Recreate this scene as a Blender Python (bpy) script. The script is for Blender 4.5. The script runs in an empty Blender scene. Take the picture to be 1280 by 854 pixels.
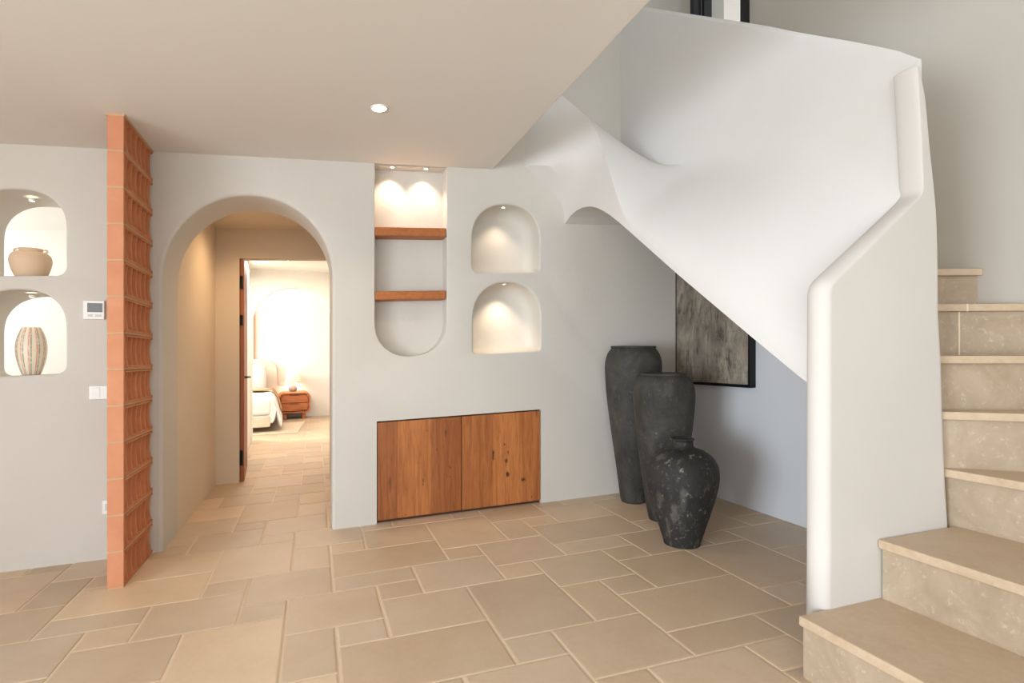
import bpy, bmesh, math, random
from mathutils import Vector, Matrix
from mathutils.geometry import tessellate_polygon
R = random.Random(7)
SC = bpy.context.scene
COL = SC.collection
# ------------------------------------------------------------------ survey of the place
# camera: 1.15 m eye height, level, 680 px focal length at 1280 px wide
CH, FP, YH, CX = 1.15, 680.0, 438.0, 640.0
# the stone paving is laid on a 20 cm lattice (u along the long wall, v towards the room);
# these constants locate the lattice on the floor
HM = ((63.8630449, -25.2322550, 582.460337), (7.23079991, -28.7383998, 733.030263), (0.0215912648, -0.0639981565, 1.0))

def pix(u, v):
    w = HM[2][0]*u + HM[2][1]*v + 1
    return (HM[0][0]*u+HM[0][1]*v+HM[0][2])/w, (HM[1][0]*u+HM[1][1]*v+HM[1][2])/w
def G(px, py, z=0.0):                       # point seen at a pixel, on the level plane z
    Y = (CH-z)*FP/(py-YH)
    return Vector(((px-CX)/FP*Y, Y, z))
def D(px, py, Y):                           # point seen at a pixel, at distance Y
    return Vector(((px-CX)/FP*Y, Y, CH-(py-YH)/FP*Y))
def sc(u, v): return 754.7/(0.3096*u-0.9177*v+14.339)
def W(u, v, zt=0.0):                        # lattice position and height (lattice units) -> metres
    px, py = pix(u, v)
    Y = CH*FP/(py-YH)
    return Vector(((px-CX)/FP*Y, Y, zt*sc(u, v)/FP*Y))
def vV(px, py, v):                          # on a wall of constant v -> (u, zt)
    u = (px*(HM[2][1]*v+1)-HM[0][1]*v-HM[0][2])/(HM[0][0]-px*HM[2][0])
    return u, (pix(u, v)[1]-py)/sc(u, v)
def vU(px, py, u):                          # on a wall of constant u -> (v, zt)
    v = (px*(HM[2][0]*u+1)-HM[0][0]*u-HM[0][2])/(HM[0][1]-px*HM[2][1])
    return v, (pix(u, v)[1]-py)/sc(u, v)
def wV(px, py, v):
    u, z = vV(px, py, v); return W(u, v, z)
def wU(px, py, u):
    v, z = vU(px, py, u); return W(u, v, z)

# ------------------------------------------------------------------ materials
def lin(c): return tuple(((x/255)/12.92 if x/255 <= .04045 else ((x/255+.055)/1.055)**2.4) for x in c)+(1,)
class NT:
    def __init__(s, name):
        s.m = bpy.data.materials.new(name); s.m.use_nodes = True
        s.t = s.m.node_tree; s.b = s.t.nodes['Principled BSDF']; s.L = s.t.links
        s.tc = s.t.nodes.new('ShaderNodeTexCoord')
    def n(s, kind, **kw):
        x = s.t.nodes.new(kind)
        for k, v in kw.items():
            if k in x.inputs: x.inputs[k].default_value = v
            else: setattr(x, k, v)
        return x
    def noise(s, scale=(1, 1, 1), nscale=5, detail=4, rough=.55, dist=0, out='Object'):
        mp = s.n('ShaderNodeMapping'); mp.inputs['Scale'].default_value = scale
        s.L.new(s.tc.outputs[out], mp.inputs[0])
        no = s.n('ShaderNodeTexNoise'); no.inputs['Scale'].default_value = nscale
        no.inputs['Detail'].default_value = detail; no.inputs['Roughness'].default_value = rough; no.inputs['Distortion'].default_value = dist
        s.L.new(mp.outputs[0], no.inputs['Vector']); return no.outputs[0]
    def ramp(s, fac, stops):
        r = s.n('ShaderNodeValToRGB'); e = r.color_ramp.elements
        while len(e) < len(stops): e.new(.5)
        for i, (p, c) in enumerate(stops): e[i].position = p; e[i].color = c
        s.L.new(fac, r.inputs[0]); return r.outputs[0]
    def mix(s, fac, a, b, mode='MIX'):
        x = s.n('ShaderNodeMix', data_type='RGBA', blend_type=mode)
        for i, q in ((0, fac), (6, a), (7, b)):
            if hasattr(q, 'is_output'): s.L.new(q, x.inputs[i])
            else: x.inputs[i].default_value = q
        return x.outputs[2]
    def bump(s, h, strength=.2, dist=.01):
        b = s.n('ShaderNodeBump'); b.inputs['Strength'].default_value = strength; b.inputs['Distance'].default_value = dist
        s.L.new(h, b.inputs['Height']); s.L.new(b.outputs[0], s.b.inputs['Normal']); return b
    def base(s, c):
        if hasattr(c, 'is_output'): s.L.new(c, s.b.inputs['Base Color'])
        else: s.b.inputs['Base Color'].default_value = c
def plain(name, c, rough=.5, metal=0, emit=None, es=0):
    t = NT(name); t.base(lin(c)); t.b.inputs['Roughness'].default_value = rough; t.b.inputs['Metallic'].default_value = metal
    if emit: t.b.inputs['Emission Color'].default_value = lin(emit); t.b.inputs['Emission Strength'].default_value = es
    return t.m
def plaster(name, c, c2, bump=.25):
    t = NT(name)
    a = t.noise((1, 1, 1), 1.3, 3, .5)
    t.base(t.ramp(a, [(.3, lin(c)), (.7, lin(c2))]))
    b = t.noise((1, 1, 1), 3.5, 5, .6)
    t.bump(b, bump, .02); t.b.inputs['Roughness'].default_value = .85
    return t.m
M = {}
M['plaster'] = plaster('white_plaster', (203, 197, 187), (209, 203, 193))
M['guard'] = plaster('guard_wall_plaster', (214, 210, 204), (219, 215, 210), .12)
M['guardf'] = plaster('toned_down_front_plaster', (204, 198, 190), (210, 204, 196), .12)  # same guard plaster, darkened to offset the direct light on its front
M['ceil'] = plaster('ceiling_paint', (226, 220, 212), (228, 223, 215), .05)
M['grey'] = plaster('stair_well_paint', (193, 185, 172), (197, 189, 177), .08)
M['corr'] = plaster('warm_lit_corridor_plaster', (214, 199, 178), (220, 206, 186), .15)  # warm lamp and bounce light of the corridor tinted into the plaster colour
M['recess'] = plaster('daylight_tinted_plaster', (206, 206, 207), (211, 211, 213), .15)  # cool daylight reaching the recess is put into this wall colour
M['white'] = plain('white_paint', (238, 236, 230), .6)
M['warmwall'] = plaster('bedroom_plaster', (238, 232, 222), (240, 235, 226), .1)
def stone(name, attr=False, c=(216, 193, 165), c2=(202, 176, 145), rough=.42):
    t = NT(name)
    big = t.noise((1, 1, 1), 3.4, 8, .68, .3)
    fine = t.noise((1, 1, 1), 34, 6, .65)
    col = t.mix(t.ramp(big, [(.3, (0, 0, 0, 1)), (.72, (1, 1, 1, 1))]), lin(c2), lin(c))
    col = t.mix(t.ramp(fine, [(.35, (.0, .0, .0, 1)), (.75, (.38, .38, .38, 1))]), col, lin((222, 204, 182)))
    if attr:
        at = t.n('ShaderNodeAttribute', attribute_name='tile')
        col = t.mix(1.0, col, at.outputs[0], 'MULTIPLY')
    t.base(col)
    rr = t.ramp(fine, [(.3, (rough-.08,)*3+(1,)), (.7, (rough+.12,)*3+(1,))]); t.L.new(rr, t.b.inputs['Roughness'])
    t.b.inputs['Specular IOR Level'].default_value = .45
    t.bump(big, .12, .006)
    return t.m
M['stone'] = stone('limestone_paving', True)
M['tread'] = stone('honed_tread_stone', False, (198, 174, 145), (182, 156, 126))
M['riser'] = None
t = NT('fossil_riser_stone')
a = t.noise((1, 1, 1), 5, 8, .65, .8); b = t.noise((1, 1, 1), 34, 8, .75, .25)
c = t.ramp(a, [(.25, lin((158, 137, 112))), (.75, lin((187, 168, 144)))])
c = t.mix(t.ramp(b, [(.56, (0, 0, 0, 1)), (.70, (.6, .6, .6, 1))]), c, lin((214, 202, 186)))
t.base(c); t.b.inputs['Roughness'].default_value = .5; t.bump(b, .08, .003); M['riser'] = t.m
M['grout'] = plain('pale_grout', (226, 205, 178), .8)
def wood(name, c1, c2, c3, axis='z', planks=0):
    t = NT(name)
    s = {'z': (9, 9, .55), 'x': (.55, 9, 9), 'y': (9, .55, 9)}[axis]
    g = t.noise(s, 2.6, 8, .65, .9); f = t.noise(tuple(k*5 for k in s), 3.2, 6, .7, .3)
    k = t.noise({'z': (3.2, 3.2, .9), 'x': (.9, 3.2, 3.2), 'y': (3.2, .9, 3.2)}[axis], 3.1, 2, .5, .4)
    col = t.ramp(g, [(.25, lin(c3)), (.5, lin(c1)), (.75, lin(c2))])
    col = t.mix(t.ramp(f, [(.35, (.55, .55, .55, 1)), (.55, (0, 0, 0, 1))]), col, lin(c3))
    col = t.mix(t.ramp(k, [(.66, (0, 0, 0, 1)), (.72, (.85, .85, .85, 1))]), col, lin(tuple(int(x*.42) for x in c3)))
    if planks:
        sx_ = t.n('ShaderNodeSeparateXYZ'); t.L.new(t.tc.outputs['Object'], sx_.inputs[0])
        sn = t.n('ShaderNodeMath', operation='SNAP'); t.L.new(sx_.outputs[0], sn.inputs[0]); sn.inputs[1].default_value = planks
        wn_ = t.n('ShaderNodeTexWhiteNoise', noise_dimensions='1D'); t.L.new(sn.outputs[0], wn_.inputs['W'])
        col = t.mix(t.ramp(wn_.outputs['Value'], [(0, (0, 0, 0, 1)), (1, (.85, .85, .85, 1))]), col, t.mix(1.0, col, (.55, .47, .42, 1), 'MULTIPLY'))
        k2 = t.noise((5, 5, 1.3), 2.3, 5, .7, 1.4)
        col = t.mix(t.ramp(k2, [(.60, (0, 0, 0, 1)), (.74, (.75, .75, .75, 1))]), col, lin((112, 62, 30)))
        k3 = t.noise((4.6, 4.6, 2.6), 3.7, 3, .5, .2)
        col = t.mix(t.ramp(k3, [(.69, (0, 0, 0, 1)), (.73, (.9, .9, .9, 1))]), col, lin((58, 30, 16)))
    t.base(col); t.b.inputs['Roughness'].default_value = .5; t.bump(f, .1, .002)
    return t.m
M['oak'] = wood('warm_oak', (190, 118, 62), (206, 138, 82), (146, 82, 38), planks=.21)
M['oakx'] = wood('warm_oak_shelf', (176, 104, 50), (188, 118, 62), (140, 78, 36), 'x')
M['oakdoor'] = wood('door_oak', (158, 88, 44), (170, 100, 54), (130, 70, 34))
M['stand'] = wood('red_wood', (192, 112, 62), (205, 128, 76), (150, 82, 44), 'x')
M['black'] = plain('black_metal', (22, 22, 23), .4, .3)
M['frameblack'] = plain('anthracite_aluminium', (38, 39, 41), .38, .4)
M['framegrey'] = plain('grey_gasket', (110, 112, 108), .5)
t = NT('terracotta'); a = t.noise((1, 1, 1), 7, 5, .6)
t.base(t.ramp(a, [(.3, lin((198, 130, 94))), (.7, lin((209, 145, 108)))])); t.b.inputs['Roughness'].default_value = .85; M['terra'] = t.m
t = NT('terracotta_lattice'); a = t.noise((1, 1, 1), 9, 5, .6)
t.base(t.ramp(a, [(.3, lin((190, 116, 74))), (.7, lin((208, 138, 96)))])); t.b.inputs['Roughness'].default_value = .85; M['terra2'] = t.m
M['mortar'] = plain('sand_mortar', (196, 160, 122), .9)
def jarmat(name, lo, hi, speck, amt):
    t = NT(name)
    a = t.noise((1, 1, .7), 4.5, 6, .7, .4); b = t.noise((1, 1, .75), 30, 8, .8, .2); s2 = t.noise((1, 1, .35), 9, 5, .65)
    c = t.ramp(a, [(.3, lin(lo)), (.72, lin(hi))])
    c = t.mix(t.ramp(b, [(amt, (0, 0, 0, 1)), (amt+.12, (.75, .75, .75, 1))]), c, lin(speck))
    c = t.mix(t.ramp(s2, [(.58, (0, 0, 0, 1)), (.75, (.35, .35, .35, 1))]), c, lin(tuple(int(x*.9) for x in speck)))
    t.base(c); t.b.inputs['Roughness'].default_value = .72; t.bump(b, .45, .008)
    return t.m
M['jar'] = jarmat('charcoal_clay', (26, 26, 24), (74, 71, 63), (130, 124, 112), .58)
M['jar2'] = jarmat('worn_black_clay', (17, 17, 16), (48, 46, 43), (172, 165, 152), .57)
M['jarin'] = plain('jar_inside_shade', (12, 12, 12), .9)
t = NT('distressed_canvas')
a = t.noise((1.4, 1.4, .6), 2.6, 8, .75, .2); b = t.noise((5, 5, 1.5), 2.6, 8, .8, .2); k = t.noise((1, 1, 1), 3.2, 4, .6, .5); h2 = t.noise((1.5, 1.5, 12), 2.5, 5, .7)
c = t.ramp(a, [(.30, lin((78, 72, 63))), (.5, lin((134, 124, 109))), (.68, lin((182, 170, 150)))])
c = t.mix(t.ramp(b, [(.5, (0, 0, 0, 1)), (.64, (.85, .85, .85, 1))]), c, lin((46, 43, 39)))
c = t.mix(t.ramp(k, [(.6, (0, 0, 0, 1)), (.75, (.4, .4, .4, 1))]), c, lin((140, 100, 70)))
c = t.mix(t.ramp(h2, [(.6, (0, 0, 0, 1)), (.72, (.5, .5, .5, 1))]), c, lin((60, 58, 54)))
t.base(c); t.b.inputs['Roughness'].default_value = .8; M['canvas'] = t.m
M['glow'] = plain('lit_lens', (255, 240, 220), .4, 0, (255, 236, 205), 14)
M['glowsoft'] = plain('lit_shade', (240, 205, 180), .6, 0, (255, 214, 180), .9)
M['plastic'] = plain('white_plastic', (236, 234, 228), .35)
M['lcd'] = plain('grey_display', (92, 96, 92), .25)
M['key'] = plain('key_grey', (200, 198, 192), .4)
M['clay'] = plain('pale_clay', (226, 196, 164), .8)
M['linen'] = plain('white_linen', (238, 236, 232), .9)
M['beige'] = plain('beige_boucle', (222, 208, 190), .95)
M['tan'] = plain('tan_wool', (196, 152, 108), .95)
M['rug'] = plain('pale_rug', (226, 205, 180), .95)
M['art'] = plain('art_paper', (232, 226, 216), .8)
M['artspot'] = plain('art_orange', (205, 135, 90), .8)
t = NT('clear_glass'); t.b.inputs['Base Color'].default_value = (1, 1, 1, 1); t.b.inputs['Transmission Weight'].default_value = 1; t.b.inputs['Roughness'].default_value = 0
t.b.inputs['IOR'].default_value = 1.02; M['glass'] = t.m
# striped vase
t = NT('striped_glaze')
sx = t.n('ShaderNodeSeparateXYZ'); t.L.new(t.tc.outputs['Object'], sx.inputs[0])
at = t.n('ShaderNodeMath', operation='ARCTAN2'); t.L.new(sx.outputs[0], at.inputs[0]); t.L.new(sx.outputs[1], at.inputs[1])
mu = t.n('ShaderNodeMath', operation='MULTIPLY'); t.L.new(at.outputs[0], mu.inputs[0]); mu.inputs[1].default_value = 12/math.tau
fr = t.n('ShaderNodeMath', operation='FRACT'); t.L.new(mu.outputs[0], fr.inputs[0])
c = t.ramp(fr.outputs[0], [(0, lin((238, 226, 206))), (.30, lin((236, 222, 200))), (.42, lin((84, 120, 40))), (.55, lin((236, 222, 200))), (.72, lin((222, 140, 110))), (.86, lin((238, 226, 206)))])
nz = t.noise((1, 1, 1), 60, 3, .6)
c = t.mix(t.ramp(nz, [(.40, (.35, .35, .35, 1)), (.52, (1, 1, 1, 1))]), lin((232, 220, 198)), c)
t.base(c); t.b.inputs['Roughness'].default_value = .4; M['stripe'] = t.m

# ------------------------------------------------------------------ building helpers
def mk(name, verts, faces, mat=None, parent=None, smooth=False, mats=None, mi=None):
    me = bpy.data.meshes.new(name); me.from_pydata([tuple(v) for v in verts], [], faces); me.update()
    bm = bmesh.new(); bm.from_mesh(me); bmesh.ops.remove_doubles(bm, verts=bm.verts, dist=1e-5)
    bmesh.ops.recalc_face_normals(bm, faces=bm.faces); bm.to_mesh(me); bm.free()
    for m_ in (mats or [mat]): me.materials.append(m_)
    if smooth:
        for p in me.polygons: p.use_smooth = True
    o = bpy.data.objects.new(name, me); COL.objects.link(o)
    if parent:
        o.parent = parent; o.matrix_parent_inverse = Matrix.Identity(4)
    return o
def raw(name, verts, faces, mats, mi=None, parent=None, smooth=False):
    me = bpy.data.meshes.new(name); me.from_pydata([tuple(v) for v in verts], [], faces); me.update()
    for m_ in mats: me.materials.append(m_)
    if mi: me.polygons.foreach_set('material_index', mi)
    if smooth:
        for p in me.polygons: p.use_smooth = True
    o = bpy.data.objects.new(name, me); COL.objects.link(o)
    if parent: o.parent = parent
    return o
def tag(o, label=None, cat=None, group=None, kind=None):
    if label: o['label'] = label
    if cat: o['category'] = cat
    if group: o['group'] = group
    if kind: o['kind'] = kind
    return o
def empty(name, loc, rz, label, cat, group=None):
    e = bpy.data.objects.new(name, None); e.empty_display_size = .1; COL.objects.link(e)
    e.location = loc; e.rotation_euler = (0, 0, rz)
    return tag(e, label, cat, group)
def struct(o): o['kind'] = 'structure'; return o
def bevel(o, w, seg=3, ang=35):
    b = o.modifiers.new('bevel', 'BEVEL'); b.width = w; b.segments = seg; b.limit_method = 'ANGLE'; b.angle_limit = math.radians(ang)
    for p in o.data.polygons: p.use_smooth = True
    wn = o.modifiers.new('wn', 'WEIGHTED_NORMAL'); wn.keep_sharp = True
    return o
class MB:
    def __init__(s): s.v = []; s.f = []
    def add(s, vs, fs):
        k = len(s.v); s.v += [Vector(x) for x in vs]; s.f += [tuple(k+i for i in f) for f in fs]; return s
    def box(s, x0, x1, y0, y1, z0, z1, T=None):
        vs = [Vector((x, y, z)) for z in (z0, z1) for y in (y0, y1) for x in (x0, x1)]
        if T: vs = [T(*p) for p in vs]
        return s.add(vs, [(0, 2, 3, 1), (4, 5, 7, 6), (0, 1, 5, 4), (2, 6, 7, 3), (0, 4, 6, 2), (1, 3, 7, 5)])
    def prism(s, lo, hi):                                  # two matching rings
        n = len(lo)
        return s.add(list(lo)+list(hi), [tuple(range(n)), tuple(range(2*n-1, n-1, -1))]+[(i, (i+1) % n, n+(i+1) % n, n+i) for i in range(n)])
    def loft(s, rings, closed=True, cap0=False, cap1=False):
        n = len(rings[0]); k = len(s.v)
        for r in rings: s.v += [Vector(p) for p in r]
        for j in range(len(rings)-1):
            for i in range(n if closed else n-1):
                a = k+j*n+i; b = k+j*n+(i+1) % n
                s.f.append((a, b, b+n, a+n))
        if cap0: s.f.append(tuple(k+i for i in range(n)))
        if cap1: s.f.append(tuple(k+(len(rings)-1)*n+i for i in reversed(range(n))))
        return s
    def lathe(s, prof, seg=48, c=(0, 0, 0), wob=0, wn=3, caps=True):
        rings = []
        for (r, z) in prof:
            rings.append([Vector((c[0]+r*(1+wob*math.sin(wn*a+z*7))*math.cos(a), c[1]+r*(1+wob*math.sin(wn*a+z*7))*math.sin(a), c[2]+z)) for a in [math.tau*i/seg for i in range(seg)]])
        return s.loft(rings, True, caps and prof[0][0] > 1e-4, caps and prof[-1][0] > 1e-4)
    def tube(s, a, b, r, r2=None, seg=12):
        a = Vector(a); b = Vector(b); d = (b-a).normalized(); q = d.to_track_quat('Z', 'Y'); r2 = r if r2 is None else r2
        f = lambda c, rr: [c+q @ Vector((rr*math.cos(t), rr*math.sin(t), 0)) for t in [math.tau*i/seg for i in range(seg)]]
        return s.loft([f(a, r), f(b, r2)], True, True, True)
    def build(s, name, mat, parent=None, smooth=False, bev=0, seg=2, subd=0):
        o = mk(name, s.v, s.f, mat, parent, smooth)
        if bev: bevel(o, bev, seg)
        if subd:
            q = o.modifiers.new('s', 'SUBSURF'); q.levels = subd; q.render_levels = subd
        return o
def smoothpts(P, n=8):                                    # Catmull-Rom through 2-D points
    out = []
    Q = [P[0]]+list(P)+[P[-1]]
    for i in range(1, len(Q)-2):
        p0, p1, p2, p3 = [Vector(q) for q in Q[i-1:i+3]]
        for k in range(n):
            t = k/n
            out.append(.5*((2*p1)+(p2-p0)*t+(2*p0-5*p1+4*p2-p3)*t*t+(3*p1-p0-3*p2+p3)*t**3))
    out.append(Vector(P[-1])); return out
def interp(P, x):
    if x <= P[0][0]:
        (a, b), (c, d) = P[0], P[1]
    elif x >= P[-1][0]:
        (a, b), (c, d) = P[-2], P[-1]
    else:
        for i in range(len(P)-1):
            if P[i][0] <= x <= P[i+1][0]: (a, b), (c, d) = P[i], P[i+1]; break
    return b+(d-b)*(x-a)/(c-a)
def offset(path, o, closed):
    n = len(path); out = []
    for i, p in enumerate(path):
        a = path[(i-1) % n] if closed or i > 0 else p
        b = path[(i+1) % n] if closed or i < n-1 else p
        d = Vector((b[0]-a[0], b[1]-a[1])); d.normalize()
        out.append((p[0]+d.y*o, p[1]-d.x*o))
    return out

# ------------------------------------------------------------------ floor
BASE = [(0,0,2,3),(4,0,2,2),(4,5,1,1),(5,4,2,2),(1,5,1,1),(1,3,2,2),(2,5,2,2),(2,1,1,2),(3,1,1,1),(3,2,3,2),(3,4,2,1),(0,3,1,1)]
vs, fs, cs, mi = [], [], [], []
gq = .025
for cu in range(-5, 4):
    for cv in range(-10, 2):
        for (a, b, w, h) in BASE:
            u0, v0 = a+6*cu, b+6*cv
            if u0 > 12 or v0 > 9 or u0 < -26: continue
            v1 = min(v0+h, 10)
            ok = all(pix(uu, vv)[1] > YH+45 and HM[2][0]*uu+HM[2][1]*vv+1 > .2 for uu in (u0, u0+w) for vv in (v0, v1))
            if not ok: continue
            q = [(u0+gq, v0+gq), (u0+w-gq, v0+gq), (u0+w-gq, v1-gq), (u0+gq, v1-gq)]
            g2 = gq*.6+.02
            q2 = [(u0+g2+gq, v0+g2+gq), (u0+w-g2-gq, v0+g2+gq), (u0+w-g2-gq, v1-g2-gq), (u0+g2+gq, v1-g2-gq)]
            k = len(vs)
            vs += [W(*p)+Vector((0, 0, -.006)) for p in q]+[W(*p)+Vector((0, 0, -.0012)) for p in q]+[W(*p) for p in q2]
            fs += [(k+8, k+9, k+10, k+11)]+[(k+i, k+(i+1) % 4, k+4+(i+1) % 4, k+4+i) for i in range(4)]+[(k+4+i, k+4+(i+1) % 4, k+8+(i+1) % 4, k+8+i) for i in range(4)]
            br = R.uniform(.82, 1.03); wm = R.uniform(-.022, .03)
            cs += [(br*(1+wm), br, br*(1-wm*1.6), 1)]*9
            mi += [0]*9
k = len(vs)
vs += [Vector(p) for p in ((-9, -4.2, -.003), (5, -4.2, -.003), (5, 14, -.003), (-9, 14, -.003))]
fs.append((k+3, k+2, k+1, k)); cs.append((1, 1, 1, 1)); mi.append(1)
fl = raw('floor', vs, fs, [M['stone'], M['grout']], mi)
bm = bmesh.new(); bm.from_mesh(fl.data); bmesh.ops.recalc_face_normals(bm, faces=bm.faces); 
for f in bm.faces:
    if f.normal.z < -.1: f.normal_flip()
bm.to_mesh(fl.data); bm.free()
ca = fl.data.color_attributes.new('tile', 'FLOAT_COLOR', 'CORNER')
for p in fl.data.polygons:
    for li in p.loop_indices: ca.data[li].color = cs[p.index]
struct(fl)

# ------------------------------------------------------------------ long wall with its openings
VW = -6.65; VB = -8.85; ZC = 11.95; ZT = 24.5; UC = 10.2
def arc_outline(xl, xr, ya, ysl, ysr, yb, v, closed=True, rc=0.0, n=28, pw=2.0):
    # opening given by pixel extents on the wall plane: left, right, apex, spring left/right, bottom
    ul = vV(xl, ysl, v)[0]; ur = vV(xr, ysr, v)[0]; um = (ul+ur)/2
    za = vV((xl+xr)/2, ya, v)[1]; zs = (vV(xl, ysl, v)[1]+vV(xr, ysr, v)[1])/2
    zb = 0.0 if yb is None else vV((xl+xr)/2, yb, v)[1]
    pts = []
    if rc: 
        for i in range(7):
            t = -math.pi/2+math.pi/2*i/6; pts.append((ur-rc+rc*math.cos(t), zb+rc+rc*math.sin(t)))
    else: pts.append((ur, zb))
    for i in range(1, 5): pts.append((ur, zb+rc+(zs-zb-rc)*i/5))
    for i in range(n+1):
        t = math.pi*i/n; c_, s_ = math.cos(t), math.sin(t)
        pts.append((um+(ur-ul)/2*math.copysign(abs(c_)**(2/pw), c_), zs+(za-zs)*abs(s_)**(2/pw)))
    for i in range(4, 0, -1): pts.append((ul, zb+rc+(zs-zb-rc)*i/5))
    if rc:
        for i in range(7):
            t = math.pi+math.pi/2*i/6; pts.append((ul+rc+rc*math.cos(t), zb+rc+rc*math.sin(t)))
    else: pts.append((ul, zb))
    return pts
arch = arc_outline(203, 415, 244, 347, 347, None, VW, False, pw=2.05)
cabL, cabR = vV(471, 527, VW), vV(676.3, 511.8, VW)
cabB = [(cabR[0], 0.0), cabR, cabL, (cabL[0], 0.0)]
up_l = arc_outline(-42, 82.5, 236, 285, 285, 344.5, VW, True, .25, pw=2.3)
lo_l = arc_outline(-42, 82.5, 362, 412, 412, 470, VW, True, .25, pw=2.3)
n_up = arc_outline(590.5, 674.5, 255.5, 300, 300, 340.5, VW, True, .22, pw=2.25)
n_lo = arc_outline(591.5, 675.5, 353, 400, 398, 440.5, VW, True, .14, pw=2.25)
# tall shelf niche: straight to the ceiling, round at the foot
ul, ur = vV(468.5, 300, VW)[0], vV(558.6, 300, VW)[0]; zb = vV(513, 445.5, VW)[1]; zs = vV(513, 402, VW)[1]; um = (ul+ur)/2
sh = [(um+(ur-ul)/2*math.cos(t), zs-(zs-zb)*abs(math.sin(t))**(2/2.2)) for t in [math.pi-math.pi*i/28 for i in range(29)]]
sh = [(um-(ur-ul)/2, zs)]+[(um+(ur-ul)/2*math.copysign(abs(math.cos(math.pi+math.pi*i/28))**(2/2.2), math.cos(math.pi+math.pi*i/28)), zs-(zs-zb)*abs(math.sin(math.pi*i/28))**(2/2.2)) for i in range(1, 28)]+[(ur, zs)]
sh += [(ur, zs+(ZC-zs)*i/4) for i in range(1, 5)]+[(ul, ZC-(ZC-zs)*i/4) for i in range(0, 4)]
rr = .07
def bull(r, steps=4): return [(r*(1-math.sin(math.pi/2*i/steps)), r*(1-math.cos(math.pi/2*i/steps))) for i in range(steps+1)]
wall = MB()
def face_with_holes(outer, holes, mapf):
    loops = [[Vector((p[0], p[1], 0)) for p in outer]]+[[Vector((p[0], p[1], 0)) for p in h] for h in holes]
    tri = tessellate_polygon(loops); flat = [p for l in loops for p in l]
    wall.add([mapf(p.x, p.y) for p in flat], [tuple(t) for t in tri])
UL = -17.0
ar0 = offset(arch, rr*1.6, False)
outer = [(UL, -.2)]+[(ar0[-1][0], -.2)]+list(reversed(ar0))+[(ar0[0][0], -.2)]
cb = list(reversed(cabB))
outer += [(cb[0][0], -.2)]+cb+[(cb[-1][0], -.2)]+[(UC+.6, -.2), (UC+.6, ZT), (UL, ZT)]
holes = [offset(h, rr, True) for h in (up_l, lo_l, n_up, n_lo)]+[offset(sh, .03, True)]
face_with_holes(outer, holes, lambda u, z: W(u, VW, z))
def rings(path, prof, closed, v0=VW): return [[W(p[0], v0-d, p[1]) for p in offset(path, o, closed)] for (o, d) in prof]
th = VW-VB
wall.loft(rings(arch, bull(rr*1.6)+[(0, th*.5), (0, th)], False), False)
for h in (up_l, lo_l): wall.loft(rings(h, bull(rr)+[(0, th*.5), (0, th)], True), True)
for h in (n_up, n_lo):
    hc = (sum(p[0] for p in h)/len(h), (min(p[1] for p in h)+max(p[1] for p in h))/2)
    rg_ = rings(h, bull(rr)+[(0, .35)], True)
    for (kk, d_) in ((.0, .62), (.02, .82), (.06, .98), (.13, 1.10), (.24, 1.19), (.40, 1.25), (.60, 1.28), (.8, 1.29)):
        rg_.append([W(hc[0]+(p[0]-hc[0])*(1-kk), VW-d_, hc[1]+(p[1]-hc[1])*(1-kk)) for p in h])
    wall.loft(rg_, True, False, True)
wall.loft(rings(sh, bull(.03, 3)+[(0, .35), (0, .75)], True), True, False, True)
# cabinet pocket
cp = [W(p[0], VW, p[1]) for p in cabB]; cq = [W(p[0], VW-1.6, p[1]) for p in cabB]
wall.loft([cp, cq], False); wall.add(cq, [(0, 1, 2, 3)])
# rear skin of the wall towards the rooms behind
ol = [(UL, -.2), (-8.15, -.2), (-8.15, 12.3), (UL, 12.3)]
face_with_holes(ol, [up_l, lo_l], lambda u, z: W(u, VB, z))
wb = wall.build('wall_back', M['plaster']); struct(wb)
for p in wb.data.polygons: p.use_smooth = True
wb.data.set_sharp_from_angle(angle=math.radians(40))

# front lining over the arch at the corridor side + corridor
def quad(name, pts, mat, kind='structure'):
    return struct(mk(name, pts, [tuple(range(len(pts)))], mat))
VD = -17.05
CL = arch[-1][0]; print('CL', CL, CL-arch[0][0])
wall = MB()
face_with_holes([(CL-.25, -.2), (arch[-1][0], -.2)]+list(reversed(arch))+[(arch[0][0], -.2), (-2.5, -.2), (-2.5, 12.3), (CL-.25, 12.3)], [], lambda u, z: W(u, VB, z))
struct(wall.build('wall_corridor_front', M['plaster']))
CR = -2.75
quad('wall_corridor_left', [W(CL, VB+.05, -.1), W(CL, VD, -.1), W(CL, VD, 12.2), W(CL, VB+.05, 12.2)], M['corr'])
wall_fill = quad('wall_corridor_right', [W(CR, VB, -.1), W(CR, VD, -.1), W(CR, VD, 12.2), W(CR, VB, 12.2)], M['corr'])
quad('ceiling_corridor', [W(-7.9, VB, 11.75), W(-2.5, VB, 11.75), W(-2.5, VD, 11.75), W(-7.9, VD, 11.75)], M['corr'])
dl, dt = vV(299.3, 323, VD); dr = vV(413, 323, VD)[0]
def vframe(name, outer, hole, v, vb, mat):
    m = MB(); L = [[Vector((*p, 0)) for p in outer]]+([[Vector((*p, 0)) for p in hole]] if hole else [])
    return m
m = MB()
do = [(-8.2, -.1), (dl, -.1), (dl, dt), (dr, dt), (dr, -.1), (-2.4, -.1), (-2.4, 12), (-8.2, 12)]
for v in (VD, VD-.7):
    tri = tessellate_polygon([[Vector((*p, 0)) for p in do]])
    m.add([W(p[0], v, p[1]) for p in do], [tuple(t) for t in tri])
hl = [(dl, -.1), (dl, dt), (dr, dt), (dr, -.1)]
m.loft([[W(p[0], VD, p[1]) for p in hl], [W(p[0], VD-.7, p[1]) for p in hl]], False)
struct(m.build('wall_corridor_end', M['corr']))

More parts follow.
